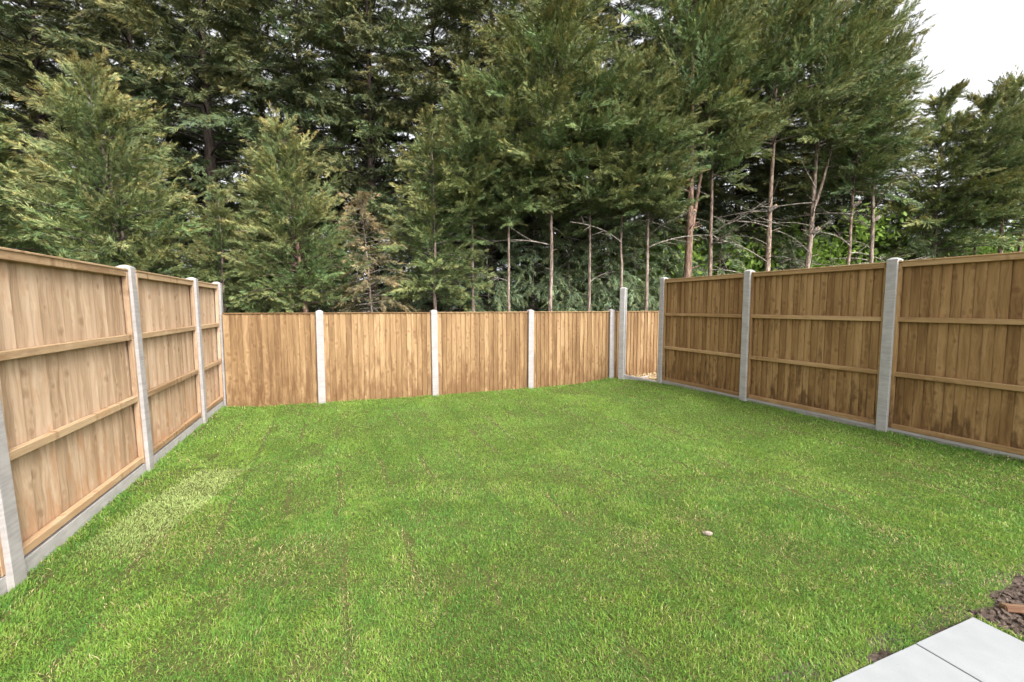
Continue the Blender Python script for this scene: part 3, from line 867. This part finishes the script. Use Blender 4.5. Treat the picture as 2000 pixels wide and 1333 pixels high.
# left: bushy trees that hang over the fence
tree(275, 9.9, 6.55, 0.085, 'bush_a', 'broad bushy conifer with yellow-brown tips behind the largest left fence panel', FR, rz=0.0)
tree(-20, 9.6, 5.9, 0.09, 'bush_c', 'bushy green conifer cut by the left picture edge', FR, wide=1.3)
tree(440, 11.2, 4.4, 0.06, 'bush_c', 'small bushy conifer behind the left corner post', FR, wide=0.85)
tree(523, 11.0, 4.9, 0.065, 'bush_c', 'bushy conifer with short visible trunk left of the leaning trunk', FR, rz=2.0, wide=0.85)
tree(612, 10.8, 5.75, 0.08, 'bush_b', 'full conical conifer on a leaning pinkish trunk above the first back post', FR, rz=0.0, lean=-0.07, wide=1.0, barkc=(1.2, 0.95, 0.9))
tree(737, 11.0, 4.35, 0.035, 'brown', 'small young conifer with browned dying foliage above the back fence', FR, lean=-0.07, name='young_conifer')
tree(847, 11.6, 6.2, 0.055, 'bush_c', 'bushy pale green conifer right of the browned young tree', FR, rz=0.7, wide=1.05)
tree(925, 11.9, 7.2, 0.047, 'pole_a', 'slim conifer, first bare pole right of the bushy pale green conifer', FR, stubs=8, barkc=(.8, .8, .8))
tree(996, 12.0, 7.6, 0.047, 'pole_a', 'slim conifer, second bare pole right of the bushy pale green conifer', FR, stubs=10, dead=2)
tree(1074, 12.1, 9.4, 0.062, 'pole_a', 'conifer with light trunk rising just right of the third back post', FR, stubs=8, dead=2, wide=1.15)
tree(1149, 12.3, 7.9, 0.048, 'pole_a', 'slim conifer pole between the third back post and the tall free post', FR, stubs=12, dead=2)
tree(1211, 12.4, 7.9, 0.048, 'pole_a', 'slim conifer pole directly behind the tall free post', FR, stubs=10, dead=2)
tree(1262, 12.5, 7.7, 0.055, 'pole_a', 'slim conifer pole seen above the gap between free post and right fence', FR, stubs=10, dead=2)
# right: taller poles with bare lower trunks
tree(1338, 13.2, 12.8, 0.135, 'pole_b', 'thickest forked red-brown conifer trunk above the end post of the right fence', FR, fork=(4.0, 0.55, 0.1, 4.0, 0.06), stubs=12, cut=((4.3, -0.7), (5.6, -2.3)), barkc=(.85, .7, .62))
tree(1382, 13.5, 11.0, 0.07, 'pole_c', 'thin curved conifer trunk just right of the thick forked trunk', FR, dead=6, lean=0.02, barkc=(.9, .85, .8))
tree(1493, 13.9, 13.0, 0.095, 'pole_b', 'pale conifer trunk with dead side branches above the second right post', FR, dead=6, stubs=14, cut=((4.6, -0.8),), barkc=(1.15, 1.1, 1.05))
tree(1570, 14.3, 13.0, 0.10, 'pole_c', 'pale conifer trunk with forked top above the middle right panel', FR, dead=8, stubs=14, fork=(5.2, 0.7, 0, 3.0, 0.05), cut=((4.0, -0.8),), rz=0.0)
tree(1652, 14.7, 10.2, 0.065, 'pole_a', 'lopped conifer pole with orange saw cut above the middle right panel', FR, dead=8, stubs=8, cut=((4.9, -0.7),), barkc=(1.1, 1.05, 1))
tree(1696, 15.0, 12.0, 0.085, 'pole_c', 'conifer with two orange cut stubs just left of the largest right post', FR, dead=8, stubs=12, cut=((4.5, -0.6), (2.6, -0.8)), rz=2.9, wide=0.62)
tree(1812, 16.6, 9.0, 0.09, 'bush_c', 'full conifer stepping the skyline down right of the cut stubs', FR, wide=1.15, rz=1.0)
tree(1893, 16.2, 8.5, 0.07, 'pole_a', 'slim dark conifer with a low cut stub, left of the pair at right edge', FR, stubs=6, cut=((2.9, -0.7),), barkc=(.7, .65, .6))
tree(1945, 16.5, 9.5, 0.11, 'pole_b', 'left one of the two dark trunks close together near the right picture edge', FR, stubs=8, barkc=(.75, .7, .65))
tree(1974, 16.9, 9.0, 0.10, 'pole_c', 'right one of the two dark trunks close together near the right picture edge', FR, stubs=6, barkc=(.75, .7, .65), rz=0.0)
tree(2060, 17.2, 8.6, 0.10, 'pole_b', 'conifer crown cut by the right picture edge', FR)

# low grey-green growth between the poles
LW = 'low shaded conifers between the bare trunks'
for px, Yd, H, kd, lab in (
        (800, 13.6, 4.4, 'low_a', 'low grey-green conifer between the browned tree and the bushy pale green one'),
        (880, 13.8, 4.9, 'low_b', 'low grey-green conifer right of the bushy pale green conifer'),
        (960, 13.8, 4.5, 'low_a', 'low grey-green conifer between the first two bare poles'),
        (1040, 14.0, 5.0, 'low_b', 'low grey-green conifer behind the third back post'),
        (1110, 14.0, 4.6, 'low_a', 'low grey-green conifer right of the light trunk'),
        (1185, 14.3, 5.0, 'low_b', 'low grey-green conifer left of the tall free post'),
        (1240, 14.5, 4.4, 'low_a', 'low grey-green conifer right of the tall free post'),
        (1300, 15.0, 4.4, 'low_b', 'low grey-green conifer left of the thick forked trunk'),
        (1405, 15.6, 4.6, 'low_a', 'low grey-green conifer right of the thin curved trunk'),
        (1540, 16.4, 4.1, 'low_a', 'low grey-green conifer between the two pale trunks'),
        (1745, 17.0, 5.4, 'low_b', 'low grey-green conifer directly above the largest right post'),
        (1800, 17.8, 5.0, 'low_a', 'low grey-green conifer second right of the cut stubs')):
    tree(px, Yd, H, 0.035, kd, lab, LW, name='young_conifer')
for px, Yd, H, kd, lab in (
        (90, 11.0, 3.8, 'low_a', 'low dark conifer in the shade near the left picture edge'),
        (200, 11.6, 4.2, 'low_b', 'low dark conifer in the shade left of the broad bushy trunk'),
        (350, 11.6, 4.0, 'low_a', 'low dark conifer in the shade right of the broad bushy trunk'),
        (480, 12.4, 4.2, 'low_b', 'low dark conifer in the shade just right of the corner post'),
        (650, 13.0, 4.0, 'low_a', 'low dark conifer between the leaning trunk and the browned tree')):
    tree(px, Yd, H, 0.035, kd, lab, 'low conifers in the shade behind the left fence', name='young_conifer', tintc=(.6, .65, .5))  # crown tint darkened: shade of the gaps painted into the foliage colour

# tall dark second row
TL = 'tall dark conifers of the second row'
for px, Yd, H, kd, r0, lab in (
        (-40, 13.6, 16, 'tall_b', 0.18, 'tall dark conifer in the top left corner of the picture'),
        (110, 13.4, 15.5, 'tall_a', 0.17, 'tall dark conifer rising behind the broad bushy yellow-tipped tree'),
        (290, 14.6, 16, 'tall_b', 0.18, 'tall dark conifer between the broad bushy tree and the full conical one'),
        (425, 14.2, 16.5, 'tall_a', 0.24, 'thick-trunked tall dark conifer left of the full conical tree'),
        (600, 15.0, 16, 'tall_b', 0.2, 'tall dark conifer directly behind the full conical tree'),
        (735, 15.2, 16, 'tall_a', 0.2, 'tall dark conifer standing over the browned young tree'),
        (850, 16.4, 16.5, 'tall_b', 0.2, 'tall dark conifer rising behind the bushy pale green conifer'),
        (960, 16.0, 16, 'tall_a', 0.2, 'tall dark conifer behind the first two bare poles'),
        (1090, 16.6, 15.5, 'tall_b', 0.2, 'tall dark conifer behind the light trunk near the third back post'),
        (1200, 16.2, 14.5, 'tall_a', 0.18, 'tall dark conifer behind the pole at the tall free post'),
        (1310, 17.4, 15, 'tall_b', 0.2, 'tall dark conifer farther back, just left of the thick forked trunk'),
        (1430, 17.6, 14.5, 'tall_a', 0.18, 'tall dark conifer farther back between the thin curved and the pale trunk'),
        (1560, 18.4, 14, 'tall_b', 0.17, 'tall dark conifer farther back behind the pale trunk with forked top'),
        (1625, 19.0, 12.2, 'tall_a', 0.17, 'tall dark conifer farther back behind the lopped pole')):
    tree(px, Yd, H, r0, kd, lab, TL, barkc=(.2, .18, .17))
for px, Yd, H, kd in ((20, 18.2, 16, 'tall_a'), (205, 18.6, 16, 'tall_b'), (350, 19.0, 16.5, 'tall_a'), (525, 19.2, 16, 'tall_b'), (675, 19.4, 17, 'tall_a'), (910, 19.8, 16.5, 'tall_b'), (1030, 19.6, 16.5, 'tall_a')):
    tree(px, Yd, H, 0.2, kd, 'tall dark conifer of the hindmost row, glimpsed between nearer crowns', 'tall conifers of the hindmost row', barkc=(.2, .18, .17))
BM = 'dense dark conifers closing the view between the trunks'
for i, px in enumerate(list(range(-60, 1300, 112)) + [1340, 1420, 1500, 1580, 1660, 1740, 1820]):
    Yd = 18.5 + 1.6 * (i % 2) + 0.9 * (px / 1000) + (4.0 if px > 1300 else 0)
    tree(px, Yd, (6.2 if px < 1300 else 9.0 if px < 1600 else 7.0) + 1.2 * R.rand(), 0.1, 'mass', 'dense dark conifer far back that fills the view between the trunks', BM, barkc=(.4, .38, .35))

# ---- bright broadleaf shrubs behind the poles on the right
def shrub_mesh(seed, rx, rzh, n):
    rng = np.random.RandomState(seed)
    cl = rng.randn(26, 3) * np.array([rx * .5, rx * .45, rzh * .28]) + np.array([0, 0, rzh * .55])
    p = cl[rng.randint(0, 26, n)] + rng.randn(n, 3) * np.array([.30, .30, .26])
    p[:, 2] = np.abs(p[:, 2])
    d = rng.randn(n, 3); d[:, 2] -= 0.4; d /= np.linalg.norm(d, axis=1)[:, None]
    nn = rng.randn(n, 3) * .7 + np.array([0, 0, 1.0]); s = np.cross(nn, d); s /= np.linalg.norm(s, axis=1)[:, None]
    L = 0.13 * (0.6 + .8 * rng.rand(n))[:, None]; W = L * 0.33
    v = np.stack([p, p + d * L * .5 + s * W, p + d * L, p + d * L * .5 - s * W], 1).reshape(-1, 3)
    g = np.array([0.25, 0.38, 0.075]) * (0.65 + 0.6 * rng.rand(n))[:, None] * np.array([1, 1, 1])
    c = np.repeat(g, 4, axis=0)
    crown = mesh_np('shrub_leaves', v, np.arange(len(v)).reshape(-1, 4), M['leaves'], c)
    parts = []
    for k in range(9):
        e = cl[k]; q = np.linspace(0, 1, 5)
        parts.append(tube(np.stack([e[0] * q, e[1] * q, e[2] * q ** .8], -1), 0.03 * (1 - .8 * q), 5))
    tv, tf = join(parts)
    return crown, mesh_np('stems', tv, tf, M['bark'], smooth=True)
SH = [shrub_mesh(71, 2.0, 3.2, 7000), shrub_mesh(72, 1.7, 2.8, 6000)]
for i, (px, Yd, s) in enumerate(((1130, 16.6, 1.2), (1260, 16.8, 1.25), (1350, 17.4, 1.3), (1450, 17.8, 1.45), (1530, 18.4, 1.5), (1610, 18.8, 1.55), (1715, 20.0, 1.4), (1840, 20.5, 1.5), (1925, 21.0, 1.6), (2010, 21.5, 1.9))):
    c, t = SH[i % 2]
    o = empty('broadleaf_shrub', (px_x(px, Yd), Yd, -0.1), i * 1.7)
    o.scale = (s, s, s)
    lab = ['bright green broadleaf shrub low behind the pole left of the free post', 'bright green broadleaf shrub low behind the corner gap', 'bright green broadleaf shrub low behind the thick forked trunk',
           'bright green broadleaf shrub low left of the pale trunk', 'bright green broadleaf shrub low between the two pale trunks', 'bright green broadleaf shrub low left of the lopped pole',
           'bright green broadleaf shrub low behind the largest right post', 'fresh green shrub behind the low cut stub near the right edge',
           'fresh green shrub behind the two dark trunks at the right edge', 'brightest green shrub at the right picture edge above the fence'][i]
    tag(o, lab, 'shrub', 'bright shrubs behind the conifers')
    link('crown', c, o); link('stem', t, o)

# ------------------------------------------------------------------ grass blades
def grass():
    rng = np.random.RandomState(5)
    P = []
    for (y0, y1, dens) in ((0.4, 1.4, 5000), (1.4, 2.4, 32000), (2.4, 3.6, 20000), (3.6, 5.2, 12500), (5.2, 7.2, 8000), (7.2, 9.4, 6000)):
        n = int(10.4 * (y1 - y0) * dens)
        q = np.stack([-4.7 + 10.4 * rng.rand(n), y0 + (y1 - y0) * rng.rand(n)], -1)
        P.append(q[(np.abs(q[:, 0]) < 1.19 * q[:, 1] + 0.25) | (rng.rand(n) < min(0.5, 5000.0 / dens))])
    P = np.concatenate(P)
    x, y = P[:, 0], P[:, 1]
    ok = inside_garden(x, y)
    u, v = pav(x, y)
    ok &= ~((v > 0.004 - 0.045 * sstep(0.35, 0.8, NF2.at(x, y, 7))) & (u > -0.012)) & ~soil_edge(x, y)
    # thin, bare streaks along the turf seams; rolls run towards the back fence
    th = math.radians(22)
    su = x * math.cos(th) + y * math.sin(th); sv = -x * math.sin(th) + y * math.cos(th)
    roll = (su - 0.02) / 0.40 + 0.05 * (NF.at(x, y, 1.2) - .5)
    fr = np.abs(roll - np.round(roll)) * 0.40
    rid = np.round(roll - 0.5).astype(int)
    seam = np.exp(-(fr / 0.022) ** 2) * sstep(0.42, 0.66, NF3.at(x, y, 1.5))
    gapm = np.zeros(len(x))
    for (sx_, sy_, hl) in ((-0.70, 2.93, 0.10), (-0.11, 2.40, 0.16), (0.57, 1.93, 0.12), (0.53, 4.98, 0.20), (1.75, 2.75, 0.12), (-1.35, 3.3, 0.1)):
        a_ = (x - sx_) * math.cos(th) + (y - sy_) * math.sin(th); b_ = -(x - sx_) * math.sin(th) + (y - sy_) * math.cos(th)
        gapm = np.maximum(gapm, np.exp(-((a_ + 0.012 * np.sin(b_ * 40)) / 0.014) ** 4) * (np.abs(b_) < hl))
    bare = sstep(0.66, 0.76, NF2.fbm(x, y, 3.3, 3))
    ok &= rng.rand(len(x)) > np.maximum(0.8 * seam + 0.5 * bare, 0.97 * gapm)
    x, y, seam, rid, su, sv = x[ok], y[ok], seam[ok], rid[ok], su[ok], sv[ok]
    n = len(x)
    dist = np.sqrt(x * x + y * y)
    big = NF.fbm(x, y, 0.8, 3); mid = NF2.fbm(x, y, 3.0, 3); fine = NF3.fbm(x, y, 11.0, 2)
    ln = (0.0145 + 0.011 * rng.rand(n)) * (0.80 + 0.5 * mid) * (1 + 0.25 * (fine - .5))
    ln *= np.where(rng.rand(n) < 0.04, 1.9, 1.0) * (0.75 + 0.5 * rng.rand(n))
    def segd(A, B):
        A, B = np.array(A), np.array(B); d_ = B - A; L_ = np.linalg.norm(d_); d_ = d_ / L_
        t_ = np.clip((x - A[0]) * d_[0] + (y - A[1]) * d_[1], 0, L_)
        return np.hypot(x - A[0] - d_[0] * t_, y - A[1] - d_[1] * t_)
    edge = np.minimum(np.minimum(segd(LP[0], LP[4]), segd(RP[0], RP[3])), np.minimum(segd(BP[0], BP[1]), segd(BP[1], BP[4])))
    ln *= 1 + 0.9 * np.exp(-((edge - 0.05) / 0.05) ** 2) * rng.rand(n)
    w = (0.0010 + 0.0016 * dist / 4) * (0.7 + .6 * rng.rand(n))
    # lie of the blades: swirls
    la = 6.283 * NF.at(x, y, 1.7) * 1.4 + rng.randn(n) * 1.5
    tiltv = np.clip(0.70 + 0.42 * rng.randn(n) + 0.3 * (NF3.at(x, y, 2.2) - .5), 0.05, 1.25)
    d = np.stack([np.cos(la) * np.sin(tiltv), np.sin(la) * np.sin(tiltv), np.cos(tiltv)], -1)
    fa = rng.rand(n) * 6.283
    s = np.stack([np.cos(fa), np.sin(fa), np.zeros(n)], -1)
    b = np.stack([x, y, lawn_z(x, y) - 0.008], -1)
    m = b + d * (ln * .55)[:, None]
    d2 = d.copy(); d2[:, 2] -= 0.45; d2 /= np.linalg.norm(d2, axis=1)[:, None]
    t = m + d2 * (ln * .5)[:, None]
    s = s * w[:, None]
    V = np.stack([b, m - s, m + s, t], 1).reshape(-1, 3)
    k = np.arange(n)[:, None] * 4
    F = np.concatenate([k + np.array([[0, 2, 1]]), k + np.array([[1, 2, 3]])])
    g1 = np.array([0.118, 0.258, 0.046]); g2 = np.array([0.255, 0.378, 0.064]); g3 = np.array([0.46, 0.41, 0.19]); g4 = np.array([0.40, 0.47, 0.18])
    rr = np.random.RandomState(9).rand(400)
    rt = rr[(rid + 200) % 400]
    yel = np.clip(0.46 + 0.35 * (big - .5) + 0.45 * (mid - .5) + 0.9 * (fine - .5) * sstep(6.5, 3.0, y) + 0.24 * (rt - .5) - 0.30 * np.exp(-(np.abs((su - 0.02) / 0.40 - np.round((su - 0.02) / 0.40)) * 0.40 / 0.016) ** 2) + 0.20 * rng.randn(n), 0, 1)[:, None]
    C = g1 * (1 - yel) + g2 * yel
    straw = (rng.rand(n) < 0.032 + 0.12 * sstep(0.55, 0.75, fine) * sstep(6.0, 2.5, y) + 0.20 * sstep(0.56, 0.72, NF2.fbm(x, y, 2.2, 3)) * sstep(5.5, 2.5, y) + 0.3 * seam)[:, None]
    C = np.where(straw, g3 * (0.7 + .5 * rng.rand(n))[:, None], C)
    # the pale piece of turf near the left fence
    pa, pb, pc = np.array((-2.70, 4.22)), np.array((-3.02, 4.10)), np.array((-2.50, 2.85))
    ax = np.array((-0.17, 1.37)); ax = ax / np.linalg.norm(ax); ay = np.array((ax[1], -ax[0]))
    q1 = (x + 2.66) * ax[0] + (y - 3.05) * ax[1]; q2 = (x + 2.66) * ay[0] + (y - 3.05) * ay[1]
    e = 0.05 * (NF3.at(x, y, 6) - .5)
    inp = sstep(-0.55, 0.05, q1) * (q1 < 1.16 + e) * (q2 > -0.20 + e) * (q2 < 0.24 + e)
    C = C * (1 - 0.72 * inp[:, None]) + (g4 * (0.9 + .3 * rng.rand(n))[:, None]) * 0.72 * inp[:, None]
    C = C * (0.86 + 0.28 * rng.rand(n))[:, None]
    far = sstep(3.5, 7.0, y)[:, None]
    C = C * (1 + 0.06 * far)
    CC = np.repeat(C, 4, axis=0).reshape(n, 4, 3)
    CC[:, 3] *= 1.1
    o = link('grass', mesh_np('grass', V, F, M['grass'], CC.reshape(-1, 3)))
    tag(o, 'short mown lawn grass with yellow patches', 'grass', kind='stuff')
    print('grass blades', n)
grass()

# ------------------------------------------------------------------ small things
def rock_mesh(name, seed, s, mat, sub=2, amp=0.25):
    rng = np.random.RandomState(seed)
    bm = bmesh.new(); bmesh.ops.create_icosphere(bm, subdivisions=sub, radius=1.0)
    k = rng.randn(6, 3)
    for v in bm.verts:
        c = np.array(v.co); f = 1 + amp * sum(math.sin(2.1 * c.dot(q) + i) for i, q in enumerate(k)) / 6
        v.co = Vector(c * f * np.array(s))
    me = bpy.data.meshes.new(name); bm.to_mesh(me); bm.free(); me.materials.append(mat)
    me.polygons.foreach_set('use_smooth', [True] * len(me.polygons))
    return me
tag(link('stone', rock_mesh('stone', 3, (0.036, 0.014, 0.013), M['stone'], 2, 0.55), None, (1.357, 2.981, lawn_z(1.357, 2.981) + 0.016), (0, 0, -0.35)), 'small pale flint lying on the lawn right of centre', 'stone')
# timber offcut and clods in the soil
lum = bevel_box('timber_offcut', 0.055, 0.03, 0.30, M['lumber'], 0.006, 2)
tag(link('timber_offcut', lum, None, (2.60, 2.245, -0.005), (math.pi / 2 - 0.06, 0.25, math.radians(74))), 'reddish timber offcut lying in the bare soil at the right edge', 'timber offcut')
rng = np.random.RandomState(77)
bm = bmesh.new()
for i in range(2600):
    a, b_ = 0.02 + 0.9 * rng.rand(), -0.12 + 0.7 * rng.rand()
    p = PC - PU * a + PV * b_
    if not soil_edge(np.array([p[0]]), np.array([p[1]]))[0]: continue
    s = 0.0025 + 0.011 * rng.rand() ** 4
    z = -0.022 + 0.045 * (float(NF.fbm(p[0], p[1], 9, 4)) - 0.5)
    r = bmesh.ops.create_cube(bm, size=s * 1.6, matrix=Matrix.Translation((p[0], p[1], z + s * .4)) @ Matrix.Rotation(rng.rand() * 3, 4, 'X') @ Matrix.Rotation(rng.rand() * 3, 4, 'Z'))
    for v in r['verts']:
        v.co += Vector(rng.randn(3) * s * 0.22)
me = bpy.data.meshes.new('soil_clods'); bm.to_mesh(me); bm.free(); me.materials.append(M['soil'])
tag(link('soil_clods', me), 'loose dark clods of earth beside the white paving', 'soil', kind='stuff')
bm = bmesh.new()
for i in range(900):
    p = (2.50 + 0.85 * rng.rand(), 9.00 + 0.70 * rng.rand()); s = 0.008 + 0.012 * rng.rand()
    z = 0.045 + 0.07 * (p[0] - 2.6) + 0.06 * rng.rand()
    r = bmesh.ops.create_icosphere(bm, subdivisions=1, radius=s, matrix=Matrix.Translation((p[0], p[1], z)))
    for v in r['verts']: v.co += Vector(rng.randn(3) * s * 0.25)
me = bpy.data.meshes.new('gravel'); bm.to_mesh(me); bm.free(); me.materials.append(M['gravel'])
tag(link('gravel', me), 'heap of tan pebbles in the gap behind the right end post', 'gravel', kind='stuff')
